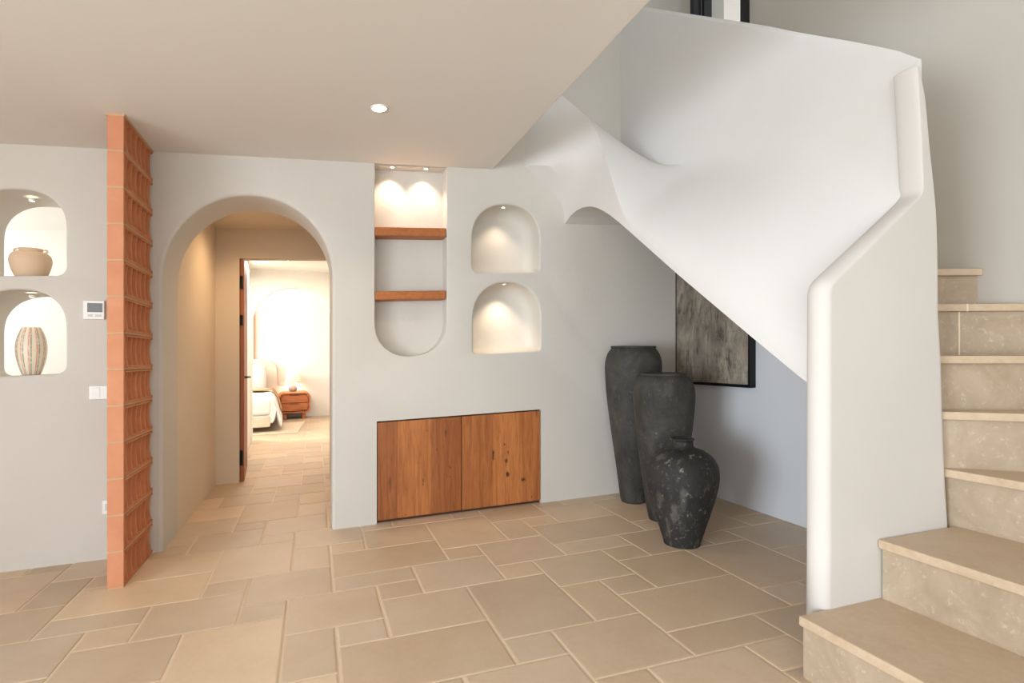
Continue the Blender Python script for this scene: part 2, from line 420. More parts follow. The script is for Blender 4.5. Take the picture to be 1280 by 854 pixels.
# ------------------------------------------------------------------ ceiling slab and stair well
ca_, cb_, cc_ = W(-12, VW, ZC), W(3.0, VW, ZC), W(-8.2, -3.7, ZC)
nrm = (cb_-ca_).cross(cc_-ca_).normalized()
def cz(x, y): return ca_.z-(nrm.x*(x-ca_.x)+nrm.y*(y-ca_.y))/nrm.z
def onceil(px, py):
    d = Vector(((px-CX)/FP, 1, -(py-YH)/FP)); o = Vector((0, 0, CH))
    t_ = (ca_-o).dot(nrm)/d.dot(nrm); return o+d*t_
e1 = onceil(615, 213.5); e2 = onceil(815, 0); ed = (e2-e1).normalized()
eb = e1-ed*1.2; ef = e1+ed*8.2
def cp_(x, y, dz=0): return Vector((x, y, cz(x, y)+dz))
cor = [(-7.5, eb.y), (eb.x, eb.y), (ef.x, ef.y), (-7.5, ef.y)]
cor = [(-7.5, 2.2), (W(-14, VW-.6, 0).x, W(-14, VW-.6, 0).y), (W(-9, VW-.6).x, W(-9, VW-.6).y), (eb.x, eb.y), (ef.x, ef.y), (-7.5, ef.y)]
w0 = W(UL, VW-.35); w1 = W(0, VW-.35); wd = (w1-w0)
tt = 0
den = ed.x*wd.y-ed.y*wd.x
s_ = ((w0.x-e1.x)*wd.y-(w0.y-e1.y)*wd.x)/den
ebk = e1+ed*s_
cor = [(w0.x, w0.y), (ebk.x, ebk.y), (ef.x, ef.y), (w0.x-1.5, ef.y)]
m = MB(); m.prism([cp_(x, y) for x, y in cor], [cp_(x, y, .45) for x, y in cor])
cl = struct(m.build('ceiling', M['ceil'])); bevel(cl, .012, 2)
# side wall with its small window
wv0, wz0 = vU(937, 30, UC); wv1, _ = vU(868.5, 30, UC); wzb = vU(937, 36, UC)[1]; wzt = wzb+6.5
wv0_, wv1_ = wv0, wv1
m = MB()
o_ = [(VW-.4, -.1), (8.5, -.1), (8.5, ZT), (VW-.4, ZT)]; hq = [(wv1, wzb), (wv0, wzb), (wv0, wzt), (wv1, wzt)]
tri = tessellate_polygon([[Vector((*p, 0)) for p in o_], [Vector((*p, 0)) for p in hq]])
m.add([W(UC, p[0], p[1]) for p in o_+hq], [tuple(t) for t in tri])
m.loft([[W(UC, p[0], p[1]) for p in hq], [W(UC+1.3, p[0], p[1]) for p in hq]], True)
# the wall carried on past the camera
p1 = W(UC, 8.5); pd = (W(UC, 8.5)-W(UC, -5)); pd.normalize(); p2 = p1+pd*5.5
m.add([p1-Vector((0, 0, .02)), p2-Vector((0, 0, .02)), p2+Vector((0, 0, 5.0)), p1+Vector((0, 0, 5.0))], [(0, 1, 2, 3)])
struct(m.build('wall_right', M['grey']))
# upper storey: ceiling and far left wall over the room
quad('ceiling_stair_well', [Vector((-3, -4, 4.9)), Vector((6, -4, 4.9)), Vector((6, 7, 4.9)), Vector((-3, 7, 4.9))], M['ceil'])
# left side wall of the room (the rear is left open for daylight)
quad('wall_left', [Vector((w0.x+.3, w0.y, -.02)), Vector((w0.x-.9, -4, -.02)), Vector((w0.x-.9, -4, 3)), Vector((w0.x+.3, w0.y, 3))], M['plaster'])

# ------------------------------------------------------------------ stairs
zt_ = [0, .218, .441, .670, .902, 1.128, 1.359, 1.545]
stair = empty('staircase', G(1003.8, 845.6, 0), 0, 'beige limestone winder staircase rising around the white plastered guard wall', 'staircase')
S0 = Vector(stair.location)
swa, swb = W(UC, -5), W(UC, 8)
def side_hit(p, d):
    e = swb-swa; den = d.x*e.y-d.y*e.x
    t_ = ((swa.x-p.x)*e.y-(swa.y-p.y)*e.x)/den
    return p+d*t_
inner = W(7.0, 5.0)
# every step: nosing line from left point L to right point Rr on its tread level, riser base line from pixels
N = {1: ((998, 769.6), (1150, 851)), 2: ((1097.3, 674.3), (1280, 732.7)), 3: ((1186, 587), (1280, 603)), 4: ((1183, 514.7), (1280, 514)),
     5: ((1181, 445.2), (1280, 444.0)), 6: ((1178, 380), (1280, 377.6)), 7: ((1177, 335), (1230.6, 335))}
lines = {}
for k in N:
    a = G(*N[k][0], zt_[k]); b = G(*N[k][1], zt_[k])
    if k == 4: b = D(1280, 517, 2.13); b.z = zt_[4]
    if k == 5:
        a = D(1181, 445, 2.25); b = D(1280, 443, 2.25); a.z = b.z = zt_[5]
    if k == 6:
        a = D(1178, 380, 2.45); b = D(1280, 377, 2.42); a.z = b.z = zt_[6]
    if k == 7:
        b = side_hit(Vector((0, 0, 0)), Vector(((1230.6-CX)/FP, 1, 0))); a = b+Vector((-.45, .02, 0)); a.z = b.z = zt_[7]
    lines[k] = (a, b)
zt_up = [zt_[7]+.2*i for i in range(1, 7)]
ln7 = lines[7]
for i, z in enumerate(zt_up):
    b = side_hit(W(8, 5-1.35*(i+1.0)), (W(10, 5-1.35*(i+1.0))-W(8, 5-1.35*(i+1.0)))); a = W(7.85, 5-1.35*(i+1.0))
    a.z = b.z = z; lines[8+i] = (a, b); zt_.append(z)
TH = .034; OV = .026
KMAX = 13
geo = {}
for k in range(1, KMAX+1):
    a, b = lines[k]; a = a.copy(); b = b.copy(); a.z = b.z = 0
    d = (b-a).normalized(); nr = Vector((-d.y, d.x, 0))
    if k <= 2 and nr.x < 0: nr = -nr
    if k > 2 and nr.y < 0: nr = -nr
    B0 = a+d*{1: 1.9, 2: 1.7, 3: 1.25}[k] if k <= 3 else side_hit(a, d)-d*.004
    A0 = a if (k <= 3 or k >= 8) else a-d*(.10 if k < 7 else .05)
    geo[k] = (A0, B0, d, nr)
gdir = (G(1190.5, 657.5, .441)-G(1037, 762, .218)); gdir.z = 0; gdir.normalize()
for k in range(1, KMAX+1):
    A0, B0, d, nr = geo[k]; z = zt_[k]; zb = zt_[k-1]
    if k <= 2:
        dp = gdir; dep = {1: .42, 2: .50}[k]; top = [A0, B0, B0+dp*dep, A0+dp*dep]
    else:
        dp = nr
        if k < KMAX:
            A1, B1, d1_, n1_ = geo[k+1]; top = [A0, B0, B1+n1_*(OV+.01), A1+n1_*(OV+.01)]
        else: top = [A0, B0, B0+nr*.3, A0+nr*.3]
    tp = MB(); tp.prism([Vector((p.x, p.y, z-TH))-S0 for p in top], [Vector((p.x, p.y, z))-S0 for p in top])
    o = tp.build('tread', M['tread'], stair); bevel(o, .005, 2)
    low = 0 if k <= 3 else zb-.03
    if k == 3: A0 = A0-d*.14
    r0 = A0+dp*(.019 if k <= 2 else OV)+(d*.004 if k <= 2 else Vector((0, 0, 0)))
    rng = [r0, B0+dp*OV, B0+dp*(OV+.05), (A0+dp*(OV+.05) if k > 2 else r0+dp*.25)]
    rp = MB(); rp.prism([Vector((p.x, p.y, low))-S0 for p in rng], [Vector((p.x, p.y, z-TH))-S0 for p in rng])
    rp.build('riser', M['riser'], stair)
    if k == 6:                                             # joints between slabs of the sixth step
        j = MB()
        q0 = D(1206, 380, 2.38); q1 = D(1210.5, 380, 2.37)
        f = lambda px: A0+d*(((Vector(((px-CX)/FP, 1, 0)).x*A0.y-A0.x)/(d.x-(px-CX)/FP*d.y)))
        for (pa, pb, z0, z1, off) in ((1208.3, 1210.3, z-TH, z, -.0008), (1203.3, 1205.2, zt_[5], z-TH, OV-.001)):
            x0, x1 = f(pa)+dp*off, f(pb)+dp*off
            j.prism([Vector((p.x, p.y, z0))-S0 for p in (x0, x1, x1+dp*.004, x0+dp*.004)], [Vector((p.x, p.y, z1))-S0 for p in (x0, x1, x1+dp*.004, x0+dp*.004)])
        j.build('joint', M['grout'], stair)

# guard wall: thick front panel beside the first steps
g0 = G(1037, 762, .218); g1 = G(1190.5, 657.5, .441); gd = g1-g0; gd.z = 0; gd.normalize(); gn = Vector((-gd.y, gd.x, 0))
def onQ(px, py, back=0.0):
    p = g0+gn*back; d_ = Vector(((px-CX)/FP, 1, -(py-YH)/FP)); o = Vector((0, 0, CH))
    t_ = (p-o).dot(gn)/d_.dot(gn); q = o+d_*t_; return q
fr_ = [(1030, 353), (1039, 343), (1136, 257), (1146, 251), (1152, 241), (1152, 208), (1149, 145), (1143, 88), (1145, 80), (1150, 80), (1159, 124), (1164, 183), (1167.5, 225), (1173, 268), (1176, 314), (1177, 398), (1181, 450), (1183, 525), (1186, 600), (1190.5, 657)]
ring = [onQ(*p) for p in fr_]
ring = [Vector((ring[0].x, ring[0].y, -.01))]+[onQ(1030, y) for y in (700, 600, 480)]+ring+[Vector((ring[-1].x, ring[-1].y, -.01))]
def q2(p): return ((p-g0).dot(gd), p.z)
rp2 = [Vector(q2(p)) for p in ring]
def roundpoly(P, rads, n=5):
    out = []
    for k_ in range(len(P)):
        a_, b_, c_ = P[k_-1], P[k_], P[(k_+1) % len(P)]; r_ = rads[k_]
        e_, f_ = (a_-b_), (c_-b_); le, lf = e_.length, f_.length
        if r_ <= 0: out.append(b_); continue
        t_ = min(r_, le*.45, lf*.45); p0, p2 = b_+e_/le*t_, b_+f_/lf*t_
        for q_ in range(n+1):
            w_ = q_/n; out.append(p0*(1-w_)**2+b_*2*w_*(1-w_)+p2*w_*w_)
    return out
keep = [(1030, 700), (1030, 480), (1031, 353), (1140, 253), (1153, 240), (1152, 208), (1149, 145), (1145, 80), (1151, 80), (1159, 124), (1164, 183), (1168.5, 225), (1173, 268), (1176, 314), (1179, 398), (1182, 450), (1184, 525), (1187, 600), (1190.5, 657)]
kp = [Vector(q2(onQ(*p))) for p in keep]
kp = [Vector((kp[0].x, -.01))]+kp+[Vector((kp[-1].x, -.01))]
ring2 = roundpoly(kp, [0, 0, .0, .05, .025, .025, .03, .03, .01, .01]+[.03]*10+[0])
zl, zh = q2(onQ(1030, 350))[1], q2(onQ(1150, 244))[1]
area2 = sum(ring2[k_].x*ring2[(k_+1) % len(ring2)].y-ring2[(k_+1) % len(ring2)].x*ring2[k_].y for k_ in range(len(ring2)))
sgn2 = -1 if area2 > 0 else 1
def inset2(f_):
    out = []
    for k_, p in enumerate(ring2):
        d_ = (ring2[(k_+1) % len(ring2)]-p).normalized()+(p-ring2[k_-1]).normalized(); d_.normalize()
        r_ = .040+(.011-.040)*min(1, max(0, (p.y-zl+.10)/(zh-zl+.10)))
        out.append((p.x+sgn2*d_.y*r_*f_, p.y-sgn2*d_.x*r_*f_))
    return out
m = MB(); lays = []
for q_ in range(13):
    th_ = math.pi*q_/12; dep_ = .0475*(1-math.cos(th_))
    lays.append([g0+gd*a_+gn*dep_+Vector((0, 0, z_-g0.z)) for a_, z_ in inset2(1-math.sin(th_))])
m.loft(lays, True)
for lay in (lays[0], lays[-1]):
    m.add(lay, [tuple(t_) for t_ in tessellate_polygon([[Vector((*q2(p), 0)) for p in lay]])])
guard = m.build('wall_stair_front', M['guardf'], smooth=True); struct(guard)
guard.modifiers.new('wn', 'WEIGHTED_NORMAL').weight = 80


# guard side: spandrel over the recess, running back to the long wall
bot = [(706, 280), (712, 271), (720, 263.5), (728, 259.5), (736, 258), (744, 259), (752, 262.5), (762, 268.5), (775, 279), (847, 343), (945, 426), (1008, 478), (1060, 520)]
m1l = [(640, 66), (706, 122), (785, 190), (850, 236), (1010, 345), (1030, 352)]
tl = [(760, 4), (806, 12.5), (869, 22.7), (936, 33.6), (980, 43), (1064, 58), (1119, 69.5), (1142, 77), (1160, 88)]
fq = onQ(1120, 250, .05)
ut0 = vV(776, 190, VW)[0]
def lat(p):   # world floor point -> lattice u,v
    px = CX+FP*p.x/p.y; py = YH+CH*FP/p.y
    a, b, c_ = HM
    # solve 2x2
    A11, A12, B1 = a[0]-px*c_[0], a[1]-px*c_[1], px-a[2]
    A21, A22, B2 = b[0]-py*c_[0], b[1]-py*c_[1], py-b[2]
    dt_ = A11*A22-A12*A21
    return (B1*A22-A12*B2)/dt_, (A11*B2-B1*A21)/dt_
uf, vf = lat(onQ(1037, 345, .06)); ut1, vt1 = lat(onQ(1147, 200, .022))
ub0 = vV(706, 280, VW)[0]
cols = []
NS = 44
def sm(a, b, x):
    t_ = min(1, max(0, (x-a)/(b-a))); return t_*t_*(3-2*t_)
m2l = [(p.x, p.y) for p in smoothpts([(776, 194), (800, 203), (830, 207), (880, 198), (940, 180), (1010, 170), (1080, 192), (1150, 245)], 6)]
slab = []; vtop = []
for i in range(NS+1):
    s = (i/NS)**1.5
    vb_ = VW+(vf-VW)*s; ub = ub0+(uf-ub0)*s
    vt_ = VW+(vt1-VW)*s; ut = ut0+(ut1-ut0)*s
    px = pix(ub, vb_)[0]; zb_ = vU(px, interp(bot, px), ub)[1]
    flare = 1.55*(1-sm(-.16, .27, s))/(1-sm(-.16, .27, 0))
    ptop = pix(ub-flare, vb_)[0]; zm1 = vU(ptop, interp(m1l, ptop), ub-flare)[1]
    pt = pix(ut, vt_)[0]; zT = vU(pt, interp(tl, pt), ut)[1]
    k_ = sm(.19, .42, s)
    za = zm1+(zb_+.15-zm1)*k_
    zc = vU(pt, interp(m2l, pt), ut)[1]
    col = []
    n1, n2, n3 = 14, 16, 10
    for j in range(n1+1):
        t_ = j/n1; z = zb_+(za-zb_)*t_
        # cove: near the long wall the face leans out towards the ceiling
        fz = min(1.0, (z-zb_)/(ZC-zb_)); fl_ = -flare*max(0, fz)**2.7
        col.append(W(ub+fl_, vb_, z))
    for j in range(1, n2+1):
        t_ = j/n2; q_ = t_*t_*(3-2*t_)*k_+t_*(1-k_); u_0 = ub-flare*min(1, (za-zb_)/(ZC-zb_))**2.7; col.append(W(u_0+(ut-u_0)*q_, vb_+(vt_-vb_)*q_, za+(zc-za)*t_))
    for j in range(1, n3+1):
        t_ = j/n3; col.append(W(ut, vt_, zc+(zT-zc)*t_))
    w_ = .6*(1-sm(.55, 1, s))+.10
    col.append(W(ut+w_*.15, vt_, zT+.1)); col.append(W(ut+w_*.85, vt_, zT+.1)); col.append(W(ut+w_, vt_, zT))
    col.append(W(ut+w_, vt_, zb_))
    cols.append(col)
    if s < .66: vtop.append((vb_, zb_)); slab.append([W(ut+w_*.8, vb_, zb_), W(UC-.02, vb_, zb_), W(UC-.02, vb_, zb_+.8), W(ut+w_*.8, vb_, zb_+.8)])
    if i % 8 == 0: print('col', round(s, 2), 'v', round(vb_, 2), 'zb', W(ub, vb_, zb_).z, 'zT', W(ut, vt_, zT).z)
m = MB(); m.loft(cols, True, False, True)
sp = m.build('wall_stair_side', M['guard'], smooth=True); struct(sp)
sp.data.set_sharp_from_angle(angle=math.radians(38))
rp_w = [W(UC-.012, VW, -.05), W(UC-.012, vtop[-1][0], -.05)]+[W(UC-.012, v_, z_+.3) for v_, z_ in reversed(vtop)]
struct(mk('wall_recess', rp_w, [tuple(range(len(rp_w)))], M['recess']))  # sheet just inside the side wall, carrying the painted daylight tint
m = MB(); m.loft(slab, True, True, True); struct(m.build('ceiling_under_stairs', M['plaster']))

# ------------------------------------------------------------------ terracotta screen
US, UE, VS, VE = -8.37, -8.0, VW+.02, -3.68
NR = 13; rh = ZC/NR
scr = empty('terracotta_screen', W(-8.18, -5.2), 0, 'tall orange terracotta breeze block screen standing between floor and ceiling', 'screen')
S1 = Vector(scr.location)
WW = lambda u, v, z: W(u, v, z)-S1
endc = MB(); mort = MB(); latt = MB()
for r in range(NR):
    z0, z1 = r*rh, (r+1)*rh
    endc.box(US, UE, VE-.10, VE, z0+.018, z1-.018, WW)
    mort.box(US+.01, UE-.01, VS, VE-.012, z0-.02, z0+.04, WW)
    latt.box(US, UE, VS, VE-.11, z0+.035, z0+.10, WW)
    latt.box(US, UE, VS, VE-.11, z1-.085, z1-.035, WW)
    latt.box(US, UE, VE-.16, VE-.11, z0+.035, z1-.035, WW)
    nb = 6; bw = (VE-.16-VS)/nb
    for b in range(nb):
        c = VS+bw*(b+.5); zi0, zi1 = z0+.10, z1-.085
        for sd in (0, 1):
            R_ = []
            for k in range(9):
                t_ = k/8; wv = bw*.33*(1-.6*t_); bow = .035*math.sin(math.pi*t_)
                uo = (UE-.01-bow) if sd == 0 else (US+.01+bow); ui = UE-.17 if sd == 0 else US+.17
                zz = zi0+(zi1-zi0)*t_
                R_.append([WW(ui, c-wv, zz), WW(ui, c+wv, zz), WW(uo, c+wv*.45, zz), WW(uo, c-wv*.45, zz)])
            latt.loft(R_, True, True, True)
latt.box(US+.16, UE-.16, VS, VE-.1, 0, ZC-.02, WW)
o = endc.build('end_block_column', M['terra'], scr); bevel(o, .003, 1)
tag(o, 'smooth orange terracotta end faces')
latt.build('lattice_blocks', M['terra2'], scr)
mort.box(US-.02, UE+.02, VS, VE+.01, ZC-.05, ZC+.0, WW)
mort.build('mortar_joint', M['mortar'], scr)

# ------------------------------------------------------------------ cabinet, shelves
def wallframe(u, v, zt=0):
    a, b = W(u-.5, v), W(u+.5, v); return math.atan2(b.y-a.y, b.x-a.x)
cab = empty('cabinet', W((cabL[0]+cabR[0])/2, VW), 0, 'low built-in oak cabinet with two flush plank doors in the white wall', 'cabinet')
C0 = Vector(cab.location)
split = vV(577.3, 580, VW)[0]
zt1 = min(cabL[1], cabR[1])
def cabtop(u): return cabL[1]+(cabR[1]-cabL[1])*(u-cabL[0])/(cabR[0]-cabL[0])
for (a, b) in ((cabL[0]+.03, split-.012), (split+.012, cabR[0]-.03)):
    # each door is made of three glued planks
    n_ = 3; d = MB(); cut = [a, a+(b-a)*(.28 if a < split-1 else .42), a+(b-a)*(.70 if a < split-1 else .84), b]
    lo = [W(a, VW-.02, .10)-C0, W(b, VW-.02, .10)-C0, W(b, VW-.16, .10)-C0, W(a, VW-.16, .10)-C0]
    hi = [W(a, VW-.02, cabtop(a)-.05)-C0, W(b, VW-.02, cabtop(b)-.05)-C0, W(b, VW-.16, cabtop(b)-.05)-C0, W(a, VW-.16, cabtop(a)-.05)-C0]
    d.prism(lo, hi); dd = d.build('door', M['oak'], cab); bevel(dd, .002, 1)
fmb = MB()
for (u0, u1, z0, z1) in ((cabL[0], cabR[0], .0, .06), (cabL[0], cabL[0]+.06, 0, cabL[1]), (cabR[0]-.06, cabR[0], 0, cabR[1])):
    fmb.box(u0, u1, VW-1.2, VW-.17, z0, z1, lambda u, v, z: W(u, v, z)-C0)
fmb.prism([W(cabL[0], v, cabL[1]-.07)-C0 for v in (VW-.17,)]+[W(cabR[0], VW-.17, cabR[1]-.07)-C0, W(cabR[0], VW-1.2, cabR[1]-.07)-C0, W(cabL[0], VW-1.2, cabL[1]-.07)-C0],
          [W(cabL[0], VW-.17, cabL[1])-C0, W(cabR[0], VW-.17, cabR[1])-C0, W(cabR[0], VW-1.2, cabR[1])-C0, W(cabL[0], VW-1.2, cabL[1])-C0])
fmb.build('carcass', plain('dark_oak_carcass', (70, 40, 22), .6), cab)
for (yt, yb_, lab) in ((284, 295, 'thick oak shelf under the lit spots, upper one in the tall niche'), (363.6, 374.2, 'thick oak shelf across the rounded foot of the tall niche, lower one')):
    u0, u1 = ul+.01, ur-.03
    zt0 = vV(513, yb_, VW)[1]; zt2 = vV(513, yt, VW)[1]
    c = W(um, VW-.37, zt0)
    s = MB(); s.box(u0, u1, VW-.74, VW-.015, zt0, zt2, lambda u, v, z: W(u, v, z)-c)
    o = s.build('shelf', M['oakx'], bev=.006, seg=2); o.location = c
    tag(o, lab, 'shelf', 'oak shelves in the tall niche')

# ------------------------------------------------------------------ downlights
def downlight(name, loc, r, label, group, nrm_=None, power=0, size=.03, spot=110, col=(1, .80, .60), tilt=None, cat='downlight', off=.02, blend=.6):
    e = empty(name, loc, 0, label, cat, group)
    tr = MB(); tr.lathe([(r, .002), (r*1.0, -.002), (r*1.18, -.0025), (r*1.22, .0), (r*1.22, .01)], 32, caps=False); 
    o1 = tr.build('trim_ring', M['white'], e, True)
    ln = MB(); ln.lathe([(r, 0.0005), (r*.7, -.0008), (0.0005, -.0012)], 32, caps=False); o2 = ln.build('lens', M['glow'], e, True)
    if nrm_ is not None:
        q = Vector((0, 0, -1)).rotation_difference(nrm_); e.rotation_mode = 'QUATERNION'; e.rotation_quaternion = q
    if power:
        ld = bpy.data.lights.new(name+'_lamp', 'SPOT'); ld.energy = power; ld.spot_size = math.radians(spot); ld.spot_blend = blend; ld.color = col; ld.shadow_soft_size = size
        lo = bpy.data.objects.new(name+'_lamp', ld); COL.objects.link(lo); lo.location = Vector(loc)+Vector((0, 0, -off))
        if tilt is not None: lo.rotation_euler = Vector(tilt).to_track_quat('-Z', 'Y').to_euler()
    return e
cn = -nrm if nrm.z > 0 else nrm
downlight('recessed_downlight', onceil(474, 135)+cn*.003, .036, 'round recessed ceiling spotlight above the room in front of the arch', None, cn, 15, spot=110)
bk = (W(0, VW-1)-W(0, VW)).normalized()
for px, w in ((490.6, 'left'), (532.7, 'right')):
    u_ = vV(px, 215, VW-.25)[0]
    downlight('niche_spot', W(u_, VW-.28, ZC)+Vector((0, 0, -.004)), .013, 'small lit spot in the top of the tall shelf niche, '+w+' of the pair', 'spots over the tall niche', None, 8.5, .012, 104, tilt=bk*.15+Vector((0, 0, -1)), blend=1.0)
for (px, hole, w) in ((630, n_up, 'upper'), (633, n_lo, 'lower')):
    um_ = (min(p[0] for p in hole)+max(p[0] for p in hole))/2; za = max(p[1] for p in hole)
    downlight('niche_spot', W(um_, VW-.42, za-.02), .012, 'small lit spot in the crown of the '+w+' small arched niche', 'spots in the arched niches', None, 4.5 if w == 'upper' else 9, .010, 92, tilt=bk*.25+Vector((0, 0, -1)), blend=.9)
for (hole, w) in ((up_l, 'upper'), (lo_l, 'lower')):
    za = max(p[1] for p in hole); uu, zz_ = vV(40, 250 if w == 'upper' else 366, VW-.9)
    z_in = min([p[1] for p in hole if abs(p[0]-uu) < .6 and p[1] > (min(q[1] for q in hole)+1)] or [za])
    downlight('niche_spot', W(uu, VW-.9, z_in-.03), .012, 'small lit spot in the crown of the '+w+' open niche at the left edge', 'spots in the open niches', None, 1.0, .01, 100)

# ------------------------------------------------------------------ fittings on the wall
def wallbox(name, px0, px1, py0, py1, thick, label, cat, mat=None):
    c = wV((px0+px1)/2, (py0+py1)/2, VW); w_ = (wV(px1, py0, VW)-wV(px0, py0, VW)); h_ = (wV(px0, py0, VW)-wV(px0, py1, VW)).length
    e = empty(name, c, math.atan2(w_.y, w_.x), label, cat)
    w_ = w_.length
    return e, w_, h_
e, w_, h_ = wallbox('thermostat', 105, 131.5, 376, 399.5, .02, 'white wall thermostat with grey display beside the terracotta screen', 'thermostat')
MB().box(-w_/2, w_/2, -.018, 0, -h_/2, h_/2).build('housing', M['plastic'], e, bev=.003)
MB().box(-w_*.30, w_*.42, -.0195, -.017, -h_*.12, h_*.36).build('display', M['lcd'], e)
b_ = MB(); b_.box(-w_*.28, -w_*.04, -.0192, -.017, -h_*.36, -h_*.24); b_.box(w_*.08, w_*.38, -.0192, -.017, -h_*.36, -h_*.24); b_.build('button', M['key'], e)
e, w_, h_ = wallbox('light_switch', 112, 134.5, 482.5, 499, .01, 'white wall switch plate below the thermostat', 'switch')
MB().box(-w_/2, w_/2, -.008, 0, -h_/2, h_/2).build('plate', M['plastic'], e, bev=.002)
MB().box(-w_*.38, w_*.10, -.0115, -.007, -h_*.36, h_*.36).build('rocker', M['plastic'], e, bev=.001)
e, w_, h_ = wallbox('wall_socket', 128.5, 140, 625, 642, .01, 'white wall socket low behind the terracotta screen edge', 'socket')
MB().box(-w_/2, w_/2, -.010, 0, -h_/2, h_/2).build('plate', M['plastic'], e, bev=.002)
MB().box(-w_*.2, w_*.2, -.0115, -.009, -h_*.25, h_*.25).build('outlet', M['key'], e, bev=.001)

# ------------------------------------------------------------------ jars
def jar(px, yb, prof, label, name='jar', wob=.006, mat='jar', hy=None, neck=None):
    # prof: list of (radius px, y px) down the side, seen at the distance of the base centre
    p = G(px, yb, 0); Y = p.y; k = Y/FP*.972
    pts = [(max(r, .1)*k, CH-(y-YH)/FP*Y) for r, y in prof]
    z0 = pts[0][1]; pts = [(r, z-z0) for r, z in pts]
    sm_ = smoothpts(pts, 6)
    body = [(v.x, v.y) for v in sm_]
    e = empty(name, p, R.uniform(0, 3), label, 'jar')
    m_ = MB(); m_.lathe([(.001, 0)]+body, 72, wob=wob); b = m_.build('body', M[mat], e, True)
    # rim: rolled lip with a near-black disc below that paints in the mouth's shade
    r0, zt = body[-1]
    rm = MB(); q = .011 if neck is None else neck
    rim = [(r0-.002, zt-.008)]+[(r0+q*math.cos(a)*.9, zt+q*.55+q*.8*math.sin(a)) for a in [-1.2+i*(3.6/7) for i in range(8)]]+[(r0-q*1.2, zt-.02), (r0-q*1.4, zt-.09)]
    rm.lathe(rim, 72, wob=wob*.6); rr_ = MB()
    m2 = mk('rim', rm.v, [f for f in rm.f if len(f) == 4], M[mat], e, True)
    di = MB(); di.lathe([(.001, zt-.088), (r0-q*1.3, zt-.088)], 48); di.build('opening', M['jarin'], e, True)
    return e
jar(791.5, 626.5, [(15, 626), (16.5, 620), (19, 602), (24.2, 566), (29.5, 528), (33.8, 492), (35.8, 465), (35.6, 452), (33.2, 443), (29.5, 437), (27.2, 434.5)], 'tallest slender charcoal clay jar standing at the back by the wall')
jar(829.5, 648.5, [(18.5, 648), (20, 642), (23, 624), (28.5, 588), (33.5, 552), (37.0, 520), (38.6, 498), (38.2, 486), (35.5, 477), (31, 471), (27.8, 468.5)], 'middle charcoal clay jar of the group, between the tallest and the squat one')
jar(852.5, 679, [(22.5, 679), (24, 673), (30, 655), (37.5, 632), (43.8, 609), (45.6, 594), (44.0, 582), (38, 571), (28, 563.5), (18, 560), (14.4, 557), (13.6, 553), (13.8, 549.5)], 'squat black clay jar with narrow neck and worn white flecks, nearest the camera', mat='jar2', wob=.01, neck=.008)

# ------------------------------------------------------------------ painting on the side wall
pv0, pzb = vU(944, 484.5, UC); pv1, _ = vU(850.5, 480, UC)
pu = UC-.26; pztop = vU(850, 300, UC)[1]
pt = empty('painting', W(UC-.1, (pv0+pv1)/2, pzb), 0, 'abstract grey and black distressed painting in a thin black frame under the stairs', 'painting')
P0 = Vector(pt.location); PW = lambda u, v, z: W(u, v, z)-P0
pn = vU(937.0, 484, pu)[0]
cvb = MB(); cvb.box(pu+.03, UC-.03, pv1+.08, pn-.08, pzb+.1, pztop-.1, PW); cvb.build('canvas', M['canvas'], pt)
frm = MB(); t_ = .085
frm.box(pu, UC-.02, pv1, pn, pzb, pzb+t_, PW); frm.box(pu, UC-.02, pv1, pn, pztop-t_, pztop, PW)
frm.box(pu, UC-.02, pv1, pv1+t_, pzb, pztop, PW); frm.box(pu, UC-.02, pn-t_, pn, pzb, pztop, PW)
frm.build('frame', M['black'], pt)

# ------------------------------------------------------------------ window on the stair
win = empty('window_1', W(UC+.6, (wv0+wv1)/2, wzb), 0, None, None); win['kind'] = 'structure'
if 'category' in win: del win['category']
N0 = Vector(win.location); NW = lambda u, v, z: W(u, v, z)-N0
def wframe(u0, u1, va, vb2, za, zb2, t_, mat, name):
    f = MB(); f.box(u0, u1, va, vb2, za, za+t_, NW); f.box(u0, u1, va, vb2, zb2-t_, zb2, NW)
    f.box(u0, u1, va, va+t_, za, zb2, NW); f.box(u0, u1, vb2-t_, vb2, za, zb2, NW); return f.build(name, mat, win)
wframe(UC-.20, UC+.55, wv1, wv0, wzb, wzt, .22, M['frameblack'], 'window_frame')
wframe(UC+.12, UC+.42, wv1+.17, wv0-.17, wzb+.17, wzt-.17, .06, M['framegrey'], 'gasket')
wframe(UC+.16, UC+.5, wv1+.22, wv0-.22, wzb+.22, wzt-.22, .14, M['frameblack'], 'sash')
MB().box(UC+.30, UC+.33, wv1+.3, wv0-.3, wzb+.3, wzt-.3, NW).build('pane', M['glass'], win)

